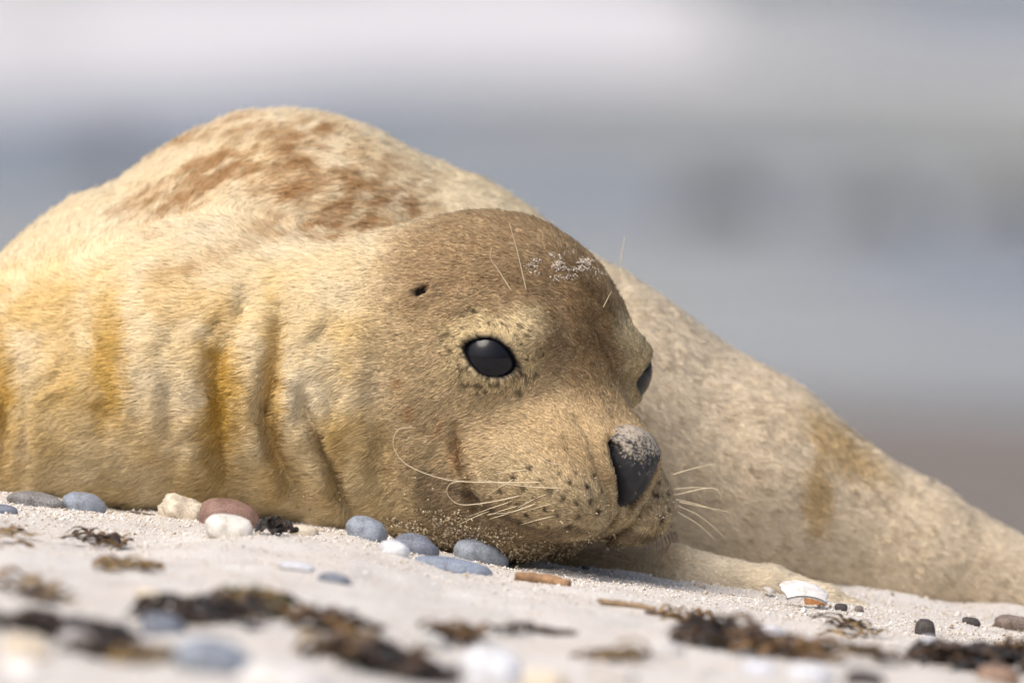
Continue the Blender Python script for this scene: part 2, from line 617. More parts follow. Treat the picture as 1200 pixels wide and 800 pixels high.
m_skin, t, b = new_mat('seal_skin', 0.75, spec=0.2)
a_ = t.nodes.new('ShaderNodeAttribute'); a_.attribute_name = 'coat'
t.links.new(a_.outputs['Color'], b.inputs['Base Color'])

root_p = to_world(loc(560, 640, 60)); root_p[2] = ground_z(root_p[0], root_p[1])
seal = empty('seal', root_p)
tag(seal, 'cream and brown seal pup lying on the sand with its head turned back', 'seal')
RP = np.array(root_p)


def coat(P):
    P = np.asarray(P, float)
    k = 1 + P[..., 2] * S / DIST
    x = P[..., 0] / k + 600; y = 400 - P[..., 1] / k
    n = len(x)

    def mixc(c, col, m):
        m = np.clip(m, 0, 1)[..., None]
        return c * (1 - m) + np.asarray(col) * m

    def blob(cx, cy, rx, ry, soft=0.5, ang=0):
        ca, sa = math.cos(math.radians(ang)), math.sin(math.radians(ang))
        X = (x - cx) * ca + (y - cy) * sa; Y = -(x - cx) * sa + (y - cy) * ca
        r = np.sqrt((X / rx) ** 2 + (Y / ry) ** 2) + 0.45 * n30 + 0.25 * n12
        return 1 - sstep(1 - soft, 1 + soft, r)
    n60 = fbm(P / 60.0, 3); n30 = fbm(P / 30.0 + 3, 3); n12 = fbm(P / 12.0 + 9, 2); n5 = vnoise(P / 5.0); n8 = vnoise(P / 7.0 + 4); ns = fbm(np.stack([(x - 1.2 * y) / 38, (y + 0.6 * x) / 11, P[..., 2] / 25], -1), 3)
    c = np.tile(np.array([0.82, 0.705, 0.50]), (n, 1))
    c = mixc(c, (0.72, 0.55, 0.28), (0.45 + 1.0 * n60) * (0.35 + 0.65 * sstep(250, 380, y)))
    # rump and flank: greyer beige, mottled
    fl = sstep(640, 780, x) * sstep(60, 160, P[..., 2])
    c = mixc(c, (0.78, 0.665, 0.50), fl * 0.9)
    c = mixc(c, (0.44, 0.34, 0.22), fl * sstep(0.15, 0.6, n8 + 0.4 * n30) * 0.5)
    c = mixc(c, (0.50, 0.35, 0.16), fl * (blob(985, 525, 60, 22, .7, 40) + blob(955, 585, 18, 45, .6)) * 0.8)
    # hump patches
    back = sstep(-20, 60, P[..., 2])
    for cx, cy, rx, ry, an, st in ((187, 247, 42, 22, -10, .9), (300, 178, 80, 20, -18, .9), (245, 200, 60, 14, -25, .7), (330, 205, 70, 26, 5, .8), (390, 235, 90, 30, 8, .8),
                                   (440, 200, 60, 26, 25, .55), (225, 165, 60, 10, -25, .7), (400, 265, 70, 16, 0, .9), (215, 320, 30, 12, -10, .6), (285, 290, 40, 12, -20, .5), (330, 150, 60, 12, 5, .6)):
        m = blob(cx, cy, rx * 1.15, ry * 1.15, .6, an) * (0.58 + 1.1 * ns) * 1.25
        c = mixc(c, (0.36, 0.215, 0.10), m * st)
    # ochre staining of the neck
    for cx, cy, rx, ry, st in ((262, 470, 24, 95, 1.0), (130, 430, 20, 75, .85), (325, 470, 13, 110, .7), (395, 540, 14, 60, .6), (55, 350, 40, 40, .5), (4, 470, 18, 110, .9), (210, 350, 40, 30, .4), (80, 420, 20, 40, .4), (445, 540, 26, 70, .5), (170, 520, 60, 60, .3), (30, 500, 30, 60, .3)):
        c = mixc(c, (0.53, 0.335, 0.075), blob(cx, cy, rx, ry, .7) * st)
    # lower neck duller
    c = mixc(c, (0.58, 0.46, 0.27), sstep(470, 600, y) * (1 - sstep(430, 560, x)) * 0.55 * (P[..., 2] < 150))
    fl = np.exp(-np.maximum(chain(P, FLIP, 10), 0) / 10)
    c = mixc(c, (0.74, 0.64, 0.48), fl * (x > 700))
    # head
    Q = to_head(P); aq = np.abs(Q[..., 1])
    hx = Q[..., 0] + 14 * n30
    hm = sstep(-80, 35, hx + 0.62 * Q[..., 2]) * (P[..., 2] < 200)
    hm = hm * (1 - sstep(190, 240, np.sqrt((Q ** 2).sum(-1)) - 0.5 * np.maximum(Q[..., 0], 0)))
    c = mixc(c, (0.51, 0.385, 0.225), hm)
    top = hm * sstep(5, 95, Q[..., 2] + 20 * n30)
    c = mixc(c, (0.325, 0.225, 0.125), top * (0.85 + 0.3 * n12))
    nb = hm * sstep(60, 110, Q[..., 0]) * (1 - sstep(26, 52, aq + 10 * n12)) * (1 - sstep(185, 235, Q[..., 0]))
    c = mixc(c, (0.34, 0.225, 0.115), nb * 0.85)
    br = hm * sstep(150, 190, Q[..., 0]) * sstep(-50, -15, Q[..., 2] + 12 * n12)
    c = mixc(c, (0.47, 0.34, 0.19), br * .6)
    # pale surround of the eye and brow
    eu, ev, ew, er = eye_uv(Q)
    el_ = np.sqrt((eu / 62) ** 2 + ((ev - 6) / 48) ** 2) + 0.25 * n12
    c = mixc(c, (0.62, 0.49, 0.28), hm * (1 - sstep(0.75, 1.15, el_)) * 0.85)
    bw = np.sqrt(((eu - 28) / 34) ** 2 + ((ev - 48) / 26) ** 2) + 0.3 * n12
    c = mixc(c, (0.66, 0.53, 0.32), hm * (1 - sstep(0.5, 1.2, bw)) * 0.85)
    # dark flecks round the lids, black rim, corner streak
    fle = (el_ > 0.5) & (el_ < 1.0) & (n5 + 0.7 * vnoise(P / 2.6) > 0.28)
    c = mixc(c, (0.09, 0.065, 0.04), fle * hm * np.where(Q[..., 1] > 0, 0.8, 0.25))
    rim = eye_open(eu, ev)
    c = mixc(c, (0.015, 0.012, 0.012), (1 - sstep(0.10, 0.30, rim + 0.08 * n5)) * (ew > 0))
    st = (np.abs(ev + 2 + 0.10 * eu) < 3.5 * (1 - (eu - 28) / 30)) & (eu > 27) & (eu < 56) & (Q[..., 1] > 0)
    c = mixc(c, (0.06, 0.045, 0.03), st * (ew > 0) * 0.85)
    # muzzle and chin
    mz = sstep(150, 185, Q[..., 0] + 8 * n12) * (1 - sstep(-48, -26, Q[..., 2] + 8 * n12))
    c = mixc(c, (0.53, 0.415, 0.25), mz * hm * 0.9)
    c = mixc(c, (0.20, 0.14, 0.08), mz * hm * sstep(0.1, 0.7, n5 + 0.4 * vnoise(P / 2.5)) * 0.55)
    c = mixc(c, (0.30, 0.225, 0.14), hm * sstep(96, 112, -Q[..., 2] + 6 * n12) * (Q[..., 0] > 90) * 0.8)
    # rusty marks at the mouth corner
    for cx, cy, rx, ry in ((537, 530, 9, 26), (518, 500, 6, 12), (482, 485, 7, 10), (470, 450, 6, 9)):
        c = mixc(c, (0.36, 0.17, 0.06), blob(cx, cy, rx, ry, .5) * 0.4 * (P[..., 2] < 0))
    # whisker spots
    for A, B, C in SPOTS:
        r = np.sqrt((Q[..., 0] - A) ** 2 + (aq - B) ** 2 + (Q[..., 2] - C) ** 2)
        c = mixc(c, (0.045, 0.03, 0.02), (1 - sstep(1.5, 5.5, r + 1.8 * n5)) * .9)
    # mouth line and under the chin
    dd, tt = polydist(Q[..., 0], Q[..., 2], MOUTH)
    c = mixc(c, (0.10, 0.07, 0.05), (Q[..., 0] > 120) * (1 - sstep(2, 7, dd + 3 * n5)) * 0.6 * hm)
    dd, tt = polydist(aq, Q[..., 2], NOST)
    c = mixc(c, (0.02, 0.018, 0.018), (1 - sstep(5, 8, dd)) * (Q[..., 0] > 205) * hm)
    # ear
    ed = np.sqrt(Q[..., 0] ** 2 + (aq - 152) ** 2 + (Q[..., 2] - 72) ** 2)
    c = mixc(c, (0.02, 0.015, 0.012), 1 - sstep(7, 12, ed + 2 * n5))
    c = c * (1 + 0.10 * n12 + 0.08 * n5)[..., None]
    return np.clip(c, 0.005, 0.95)


# whisker spots: rows on each pad, snapped to the skin
SPOTS = []


def front_w(px, py):
    ws = np.arange(-380, 420, 2.0)
    P = np.stack([loc(px, py, a) for a in ws])
    d = seal_base(P)
    k = np.argmax(d < 0)
    return ws[k] if d[k] < 0 else 0.0


for px, py in ((622, 550), (644, 543), (604, 560), (635, 565), (656, 557), (616, 573), (647, 577), (669, 568), (609, 592), (642, 596), (662, 586), (677, 590), (692, 590), (688, 573),
               (697, 560), (620, 604), (656, 603), (632, 612), (595, 602), (590, 575), (680, 604), (706, 576), (575, 598), (668, 614), (628, 584), (700, 601), (598, 588), (645, 616), (712, 592), (676, 556)):
    SPOTS.append(tuple(np.abs(to_head(loc(px, py, front_w(px, py))))[k] * (-1 if k == 2 else 1) for k in range(3)))

body = mesh_obj('body', to_world(SEALV) - RP, SEALF, m_skin, seal)
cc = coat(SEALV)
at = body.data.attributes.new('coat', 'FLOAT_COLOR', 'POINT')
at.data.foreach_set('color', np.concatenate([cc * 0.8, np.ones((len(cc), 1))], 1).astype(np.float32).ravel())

# ---- eyes
m_eye, t, b = new_mat('eye_black', 0.17, (0.006, 0.006, 0.009), 0.28)
for sgn in (1, -1):
    me = bpy.data.meshes.new('eye')
    bm = bmesh.new(); bmesh.ops.create_uvsphere(bm, u_segments=48, v_segments=24, radius=EYE_R * S); bm.to_mesh(me); bm.free()
    me.shade_smooth(); me.materials.append(m_eye)
    o = bpy.data.objects.new('eye', me); COL.objects.link(o); o.parent = seal
    o.location = to_world(from_head((EYEC if sgn > 0 else EYE2C) * np.array([1, sgn, 1]))) - RP

# ---- nose
def nose_sdf(Q):
    q = Q - np.array([252, 0, -21.0])
    cbl = np.clip((q[..., 2] + 54) / 80, 0, 1)
    hw = 8 + 43 * cbl ** 1.25
    q2 = q.copy()
    q2[..., 1] = q2[..., 1] * 46 / hw
    d = ellipsoid(q2, (0, 0, 0), (38, 46, 53))
    # nostril slits
    ab = np.abs(q[..., 1])
    dd, tt = polydist(ab, q[..., 2], [(35, 26), (32, 12), (23, -10), (11, -32)])
    d = d + 16 * (1 - 0.5 * tt) * np.exp(-(dd / 5.0) ** 2)
    d = d + 3 * np.exp(-(q[..., 1] / 3.5) ** 2) * sstep(10, -10, q[..., 2])
    return d + 0.8 * vnoise(Q / 5.0) + 1.6 * vnoise(Q / 11.0) + 0.35 * vnoise(Q / 2.5)


v, f = surface_nets(nose_sdf, (190, -66, -90), (310, 66, 50), 2.2)
m_nose, t, b = new_mat('nose_leather', 0.55, spec=0.35)
at = t.nodes.new('ShaderNodeAttribute'); at.attribute_name = 'grit'
mxn = t.nodes.new('ShaderNodeMix'); mxn.data_type = 'RGBA'
t.links.new(at.outputs['Fac'], mxn.inputs[0]); mxn.inputs[6].default_value = (0.022, 0.023, 0.027, 1); mxn.inputs[7].default_value = (0.40, 0.34, 0.265, 1)
t.links.new(mxn.outputs[2], b.inputs['Base Color'])
bump(t, b, noise_node(t, 1500, 2).outputs['Fac'], 0.0004, 0.8)
nose = mesh_obj('nose', to_world(from_head(v)) - RP, f, m_nose, seal)
gr = 0.92 * sstep(0.15, 0.9, (v[:, 2] + 2) / 34 + 0.8 * vnoise(v / 1.5) + 0.3 * vnoise(v / 9.0))
fa = nose.data.attributes.new('grit', 'FLOAT', 'POINT'); fa.data.foreach_set('value', gr.astype(np.float32))
# ---- fur: real strands growing from the skin
N = mesh_normals(SEALV, SEALF)
VIEW = np.array([0, 0.05, -1.0])
WV = to_world(SEALV)
above = WV[:, 2] > ground_z(WV[:, 0], WV[:, 1]) - 0.006
segs = [(from_head((300, 0, -30)), HEAD, 60)]
sp = [loc(*a[:3]) for a in SPINE]; sr = [a[3] for a in SPINE]
segs += [(sp[i], sp[i + 1], 0.5 * (sr[i] + sr[i + 1])) for i in range(len(sp) - 1)]
tp = [loc(*a[:3]) for a in TORSO]; tr = [a[3] for a in TORSO]
segs += [(tp[i], tp[i + 1], 0.5 * (tr[i] + tr[i + 1])) for i in range(len(tp) - 1)]
flow = np.zeros_like(SEALV)
for A, B, r in segs:
    T = (B - A) / np.linalg.norm(B - A)
    dd = np.abs(rcone(SEALV, A, B, r, r))
    flow += np.exp(-dd / 30.0)[:, None] * T + 1e-6 * T
Qv = to_head(SEALV)
eu, ev, ew, er = eye_uv(Qv)
near_eye = np.exp(-(np.sqrt((eu / 50) ** 2 + (ev / 42) ** 2)) ** 2) * (ew > -10)
sg = np.sign(Qv[:, 1])[:, None] * np.array([0, 1, 0]) + np.array([1, 0, 1])
rad = (eu[:, None] * E1 + ev[:, None] * E2) * sg
rad = rad @ HM
rad /= np.linalg.norm(rad, axis=1, keepdims=True) + 1e-6
flow /= np.linalg.norm(flow, axis=1, keepdims=True) + 1e-9
flow = flow * (1 - near_eye[:, None]) + 1.2 * rad * near_eye[:, None]
flow += 0.35 * np.stack([fbm(SEALV / 70.0 + 40 * i, 2) for i in range(3)], -1)
flow[:, 1] -= 0.15
flow -= N * (flow * N).sum(1, keepdims=True)
flow /= np.linalg.norm(flow, axis=1, keepdims=True) + 1e-9
hd = np.sqrt((Qv ** 2).sum(1))
is_head = 1 - sstep(165, 230, hd - 0.45 * np.maximum(Qv[:, 0], 0))
muz = sstep(120, 200, Qv[:, 0]) * (hd < 380) * (SEALV[:, 2] < 100)
flp = np.exp(-np.maximum(chain(SEALV, FLIP, 10), 0) / 8)
length = (12 - 4.5 * is_head - 2.5 * muz - 4.0 * sstep(30, 160, SEALV[:, 0]) * (SEALV[:, 2] > 100)) * (1 - 0.45 * flp)
length = length * (1 - 0.72 * np.clip(near_eye * 1.2, 0, 1))
bad = (eye_open(eu, ev) < 0.10) & (ew > 0)
nearn = hd < 380
ns = np.full(len(SEALV), 99.0); ns[nearn] = nose_sdf(Qv[nearn])
bad |= ns < -1.0
dd_, tt_ = polydist(np.abs(Qv[:, 1]), Qv[:, 2], NOST)
bad |= (dd_ < 6) & (Qv[:, 0] > 205) & nearn
edv = np.sqrt(Qv[:, 0] ** 2 + (np.abs(Qv[:, 1]) - 152) ** 2 + (Qv[:, 2] - 72) ** 2)
bad |= edv < 9
A4 = SEALV[SEALF]
area = 0.5 * np.linalg.norm(np.cross(A4[:, 2] - A4[:, 0], A4[:, 3] - A4[:, 1]), axis=1)
face_n = (N[SEALF].mean(1) @ VIEW)
wt = area * np.where(face_n > -0.15, 1.0, 0.22) * (1 + 1.6 * is_head[SEALF].mean(1)) * above[SEALF].all(1) * ~bad[SEALF].any(1)
wt *= np.where((A4[:, :, 0].mean(1) < -680) | (A4[:, :, 0].mean(1) > 720), 0.15, 1)
NH = 620000
fi = rng.choice(len(wt), NH, p=wt / wt.sum())
uu = rng.random((NH, 1)); vv = rng.random((NH, 1))


def bil(arr):
    a = arr[SEALF[fi]]
    if a.ndim == 2: a = a[..., None]
    return (a[:, 0] * (1 - uu) + a[:, 1] * uu) * (1 - vv) + (a[:, 3] * (1 - uu) + a[:, 2] * uu) * vv


Pr = bil(SEALV); Nr = bil(N); Fr = bil(flow); Lr = bil(length); Cr = bil(cc)
Nr /= np.linalg.norm(Nr, axis=1, keepdims=True)
tuft = np.stack([vnoise(Pr / 7.0 + 31 * i) for i in range(3)], -1) * 0.24 + np.stack([vnoise(Pr / 22.0 + 77 * i) for i in range(3)], -1) * 0.16
jit = tuft + rng.normal(0, 0.16, (NH, 3))
Lr = Lr * rng.uniform(0.6, 1.15, (NH, 1))
pts = np.empty((NH, 4, 3))
pts[:, 0] = Pr - Nr * 0.6
for i, tt_ in ((1, 0.35), (2, 0.7), (3, 1.0)):
    pts[:, i] = Pr + Lr * tt_ * (Fr * (0.75 + 0.25 * tt_) + Nr * (0.42 - 0.20 * tt_) + jit * (0.35 + 0.65 * tt_))
W = to_world(pts.reshape(-1, 3)) - RP
hc = bpy.data.hair_curves.new('fur')
hc.add_curves([4] * NH)
hc.attributes['position'].data.foreach_set('vector', W.astype(np.float32).ravel())
ra = hc.attributes.get('radius') or hc.attributes.new('radius', 'FLOAT', 'POINT')
ra.data.foreach_set('value', np.tile(np.array([0.34, 0.32, 0.25, 0.07]) * S, NH).astype(np.float32))
ca = hc.attributes.new('coat', 'FLOAT_COLOR', 'CURVE')
var = np.exp(rng.normal(0, 1, (NH, 1)) * (0.16 + 0.14 * bil(is_head)))
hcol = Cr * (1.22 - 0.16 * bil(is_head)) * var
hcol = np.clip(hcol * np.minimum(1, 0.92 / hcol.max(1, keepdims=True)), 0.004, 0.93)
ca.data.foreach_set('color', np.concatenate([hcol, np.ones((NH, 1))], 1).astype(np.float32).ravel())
na = hc.attributes.new('lean', 'FLOAT_VECTOR', 'CURVE')
nl = Nr + 0.22 * rng.normal(0, 1, (NH, 3)) + 0.35 * tuft
nl /= np.linalg.norm(nl, axis=1, keepdims=True)
nl = nl[:, 0:1] * RIGHT + nl[:, 1:2] * UP + nl[:, 2:3] * FWD
na.data.foreach_set('vector', nl.astype(np.float32).ravel())
m_fur, t, b = new_mat('fur', 0.6, spec=0.06)
a_ = t.nodes.new('ShaderNodeAttribute'); a_.attribute_name = 'coat'
t.links.new(a_.outputs['Color'], b.inputs['Base Color'])
a2 = t.nodes.new('ShaderNodeAttribute'); a2.attribute_name = 'lean'
t.links.new(a2.outputs['Vector'], b.inputs['Normal'])
hc.materials.append(m_fur)
fur = bpy.data.objects.new('fur', hc)
COL.objects.link(fur); fur.parent = seal
tag(fur, kind='stuff')
# ---- whiskers
m_wh, t, b = new_mat('whisker_horn', 0.35, (0.74, 0.62, 0.42), 0.5)
m_whd, t, b = new_mat('whisker_dark', 0.4, (0.10, 0.07, 0.05), 0.4)


def smooth_path(pts, n):
    pts = np.asarray(pts, float)
    k = len(pts)
    t_ = np.linspace(0, k - 1, n)
    P = np.vstack([2 * pts[0] - pts[1], pts, 2 * pts[-1] - pts[-2]])
    i = np.minimum(t_.astype(int), k - 2); f_ = (t_ - i)[:, None]
    a, b_, c, d = P[i], P[i + 1], P[i + 2], P[i + 3]
    return 0.5 * (2 * b_ + (c - a) * f_ + (2 * a - 5 * b_ + 4 * c - d) * f_ ** 2 + (3 * b_ - a - 3 * c + d) * f_ ** 3)


def tube(path, radii, sides=6, flat=1.0):
    path = np.asarray(path); n = len(path)
    T = np.gradient(path, axis=0); T /= np.linalg.norm(T, axis=1, keepdims=True) + 1e-12
    ref = np.array([0, 0, 1.0]) if abs(T[:, 2]).mean() < 0.8 else np.array([1.0, 0, 0])
    U = np.cross(T, ref); U /= np.linalg.norm(U, axis=1, keepdims=True) + 1e-12
    V = np.cross(U, T)
    a = np.arange(sides) * 2 * math.pi / sides
    v = path[:, None] + np.asarray(radii)[:, None, None] * (np.cos(a)[None, :, None] * U[:, None] + flat * np.sin(a)[None, :, None] * V[:, None])
    v = v.reshape(-1, 3)
    f = [[i * sides + j, i * sides + (j + 1) % sides, (i + 1) * sides + (j + 1) % sides, (i + 1) * sides + j] for i in range(n - 1) for j in range(sides)]
    f.append(list(range(sides))[::-1]); f.append([(n - 1) * sides + j for j in range(sides)])
    return v, f


def whisker(pts, mat=None, r=0.75, dw=-14, w0=None):
    w0 = front_w(*pts[0]) if w0 is None else w0
    n = len(pts)
    P = [loc(p[0], p[1], w0 + dw * i) for i, p in enumerate(pts)]
    path = to_world(smooth_path(P, 6 * n)) - RP
    v, f = tube(path, np.linspace(r, r * 0.35, len(path)) * S, 5)
    mesh_obj('whisker', v, f, mat or m_wh, seal)


for pts in ([(640, 565), (585, 565), (525, 562), (478, 545), (461, 522), (467, 503), (487, 501)],
            [(612, 580), (575, 588), (540, 591), (525, 580), (526, 568), (540, 563)],
            [(665, 572), (620, 570), (560, 562)], [(628, 590), (598, 600), (572, 602)],
            [(633, 534), (615, 520), (600, 505)],
            [(617, 341), (611, 315), (605, 290), (597, 262)], [(600, 342), (585, 318), (575, 302), (576, 290)], [(660, 545), (640, 540), (618, 524)]):
    whisker(pts, dw=-10)
whisker([(727, 322), (728, 300), (732, 278)], r=0.9, dw=-3, w0=80)
whisker([(706, 362), (712, 350), (716, 342)], r=0.8, dw=-6)
for A, B, C in SPOTS[::2]:
    q0 = np.array([A, B, C]); le = rng.uniform(16, 44)
    dr = np.array([-0.55 + rng.normal(0, .15), 0.55, -0.75 + rng.normal(0, .15)])
    pl = np.stack([from_head(q0 - 2 * dr), from_head(q0 + dr * le * 0.5 + np.array([0, 0.10 * le, 0])), from_head(q0 + dr * le + np.array([-0.15 * le, 0, -0.1 * le]))])
    path = to_world(smooth_path(pl, 12)) - RP
    v, f = tube(path, np.linspace(0.55, 0.2, 12) * S, 5)
    mesh_obj('whisker', v, f, m_wh, seal)
FARW = from_head((225, -95, -72))[2]
for pts in ([(788, 556), (812, 549), (838, 543)], [(790, 573), (815, 571), (842, 573)], [(792, 585), (822, 592), (850, 603)], [(794, 592), (822, 606), (850, 630)],
            [(794, 600), (818, 614), (838, 632)], [(796, 588), (826, 594), (856, 600)], [(790, 580), (835, 572), (848, 590)]):
    whisker(pts, w0=FARW, dw=8, r=0.8)
for k in range(9):
    x0 = 752 + 5.0 * k + rng.uniform(-2, 2)
    y0 = 634 - 1.3 * k + rng.uniform(-3, 3)
    le = rng.uniform(20, 34); cv = rng.uniform(-4, 3) + 0.9 * (k - 4)
    whisker([(x0, y0), (x0 + 3 + 0.3 * cv, y0 + 0.5 * le), (x0 - 2 + cv, y0 + le)], m_whd, w0=front_w(min(x0 - 3, 786), y0 - 8), dw=-3, r=0.8)

# ---- small bits of sand
def grains(name, C, size, mat, squash=0.8):
    n = len(C)
    base = np.array([[1, 0, 0], [-1, 0, 0], [0, 1, 0], [0, -1, 0], [0, 0, 1], [0, 0, -1]], float)
    fa_ = np.array([[0, 2, 4], [2, 1, 4], [1, 3, 4], [3, 0, 4], [2, 0, 5], [1, 2, 5], [3, 1, 5], [0, 3, 5]])
    sc = size[:, None, None] * rng.uniform(0.6, 1.25, (n, 6, 1))
    ang = rng.uniform(0, 6.28, n); ca, sa = np.cos(ang), np.sin(ang)
    B = base[None] * sc
    X = B[..., 0] * ca[:, None] - B[..., 1] * sa[:, None]; Y = B[..., 0] * sa[:, None] + B[..., 1] * ca[:, None]
    tl = rng.uniform(-.8, .8, n)[:, None]
    Z = B[..., 2] * squash + X * tl
    v = (np.stack([X, Y, Z], -1) + C[:, None]).reshape(-1, 3)
    f = (fa_[None] + 6 * np.arange(n)[:, None, None]).reshape(-1, 3)
    return mesh_obj(name, v, f, mat, smooth=False)


def island_mat(name, stops, rough=0.7):
    m, t, b = new_mat(name, rough, spec=0.3)
    g = t.nodes.new('ShaderNodeNewGeometry')
    r_ = ramp(t, g.outputs['Random Per Island'], stops)
    r_.color_ramp.interpolation = 'LINEAR'
    t.links.new(r_.outputs[0], b.inputs['Base Color'])
    return m


m_grain = island_mat('sand_grain', [(0, (0.22, 0.17, 0.12)), (0.10, (0.50, 0.40, 0.28)), (0.35, (0.66, 0.60, 0.52)), (0.8, (0.80, 0.77, 0.72)), (1, (0.84, 0.82, 0.80))])
n = 52000
gx = rng.uniform(-0.37, 0.40, n); gy = np.where(rng.random(n) < 0.7, rng.normal(-0.08, 0.16, n), rng.uniform(-1.0, 0.35, n))
gs = 0.00045 * np.exp(rng.normal(0.15, 0.45, n))
o = grains('sand_grains', np.stack([gx, gy, ground_z(gx, gy) + gs * 0.3], -1), gs, m_grain)
tag(o, 'loose pale sand grains scattered over the beach', 'sand', kind='stuff')

kk = 1 + SEALV[:, 2] * S / DIST
vx = SEALV[:, 0] / kk + 600; vy = 400 - SEALV[:, 1] / kk
vis = (N @ VIEW > 0.1) & (SEALV[:, 2] < 60)


def cling(cx, cy, rx, ry, n, thr=-2.0):
    r = ((vx - cx) / rx) ** 2 + ((vy - cy) / ry) ** 2
    p = np.where(vis & (r < 1) & (fbm(np.stack([vx / 14, vy / 5, vx * 0], -1) + 5.5, 2) > thr), (1.05 - r), 0)
    i = rng.choice(len(vx), n, p=p / p.sum())
    return SEALV[i] + N[i] * rng.uniform(1.5, 5.0, (n, 1)) + rng.normal(0, 1.2, (n, 3))


m_crust = island_mat('pale_grit', [(0, (0.42, 0.35, 0.27)), (0.5, (0.62, 0.55, 0.47)), (1, (0.76, 0.71, 0.64))])
C = np.concatenate([cling(652, 312, 42, 20, 520, 0.05), cling(690, 318, 22, 14, 60, 0.1)])
o = grains('sand_crust', to_world(C), S * rng.uniform(0.6, 1.5, len(C)), m_crust)
tag(o, 'pale dried sand stuck to the crown of the seal', 'sand', kind='stuff')
C = np.concatenate([cling(500, 618, 70, 26, 900, 0.0), cling(560, 628, 60, 16, 350), cling(650, 645, 90, 14, 350), cling(700, 632, 40, 12, 90), cling(775, 600, 26, 30, 60), cling(500, 600, 300, 60, 180)])
m_wetg = island_mat('damp_grit', [(0, (0.20, 0.14, 0.08)), (0.4, (0.45, 0.35, 0.22)), (1, (0.68, 0.58, 0.42))])
o = grains('damp_sand', to_world(C), S * rng.uniform(1.0, 2.4, len(C)), m_wetg)
tag(o, 'damp sand grains caught in the fur of the seal chin', 'sand', kind='stuff')

# ---- pebbles, shells and driftwood
_stone = {}


def stone_mat(col, speck=0.35, scale=700, rough=0.6, kind='stone'):
    key = (col, speck, scale, rough)
    if key in _stone: return _stone[key]
    m, t, b = new_mat(kind, rough, spec=0.35)
    n_ = noise_node(t, scale, 4, 0.65)
    n2_ = noise_node(t, 90, 3, 0.6)
    lo = tuple(c * (1 - speck) for c in col); hi = tuple(min(0.9, c * (1 + speck) + 0.02) for c in col)
    r_ = ramp(t, n_.outputs['Fac'], [(0.33, lo), (0.52, col), (0.72, hi)])
    r2_ = ramp(t, n2_.outputs['Fac'], [(0.3, (0.6, 0.58, 0.56)), (0.5, (0.95, 0.95, 0.95)), (0.7, (1, 1, 1))])
    mm = t.nodes.new('ShaderNodeMix'); mm.data_type = 'RGBA'; mm.blend_type = 'MULTIPLY'; mm.inputs[0].default_value = 1
    t.links.new(r_.outputs[0], mm.inputs[6]); t.links.new(r2_.outputs[0], mm.inputs[7]); t.links.new(mm.outputs[2], b.inputs['Base Color'])
    bump(t, b, n_.outputs['Fac'], 0.0006, 0.6)
    _stone[key] = m
    return m


def ico(sub):
    bm = bmesh.new(); bmesh.ops.create_icosphere(bm, subdivisions=sub, radius=1)
    v = np.array([q.co[:] for q in bm.verts]); f = [[q.index for q in p.verts] for p in bm.faces]; bm.free()
    return v, f


ICO4, ICO3 = ico(4), ico(3)
seed = [0]


def pebble(name, px, py, wp, hp, mat, label, cat='stone', group=None, deep=0.75, lump=0.20, sink=0.36, rot=None, rough=0.035, big=True):
    """a stone whose visible foot stands at the pixel (px, py) on the sand; wp, hp its width and visible height in photo pixels"""
    seed[0] += 1
    p = hit_ground(px, py)
    k = S * (p[1] - CAM[1]) / DIST
    v, f = ICO4 if big else ICO3
    v = v.copy()
    sd = seed[0] * 13.7
    r_ = 1 + lump * fbm(v * 1.3 + sd, 3)[:, None] + rough * fbm(v * 5 + sd, 3)[:, None]
    sg_ = np.sign(v) * np.abs(v) ** 0.88
    v = sg_ * r_
    hh = hp * k / (1 - sink) / 2
    v = v * np.array([wp * k / 2, wp * k / 2 * deep, hh])
    a = rng.uniform(-0.3, 0.3) if rot is None else math.radians(rot)
    v = np.stack([v[:, 0] * math.cos(a) - v[:, 1] * math.sin(a), v[:, 0] * math.sin(a) + v[:, 1] * math.cos(a), v[:, 2]], -1)
    # lie along the slope
    v[:, 2] += v[:, 0] * -0.14
    y0 = p[1] + wp * k / 2 * deep * 0.9
    o = mesh_obj(name, v, f, mat)
    o.location = (p[0], y0, ground_z(p[0], y0) + hh * (1 - 2 * sink))
    return tag(o, label, cat, group)


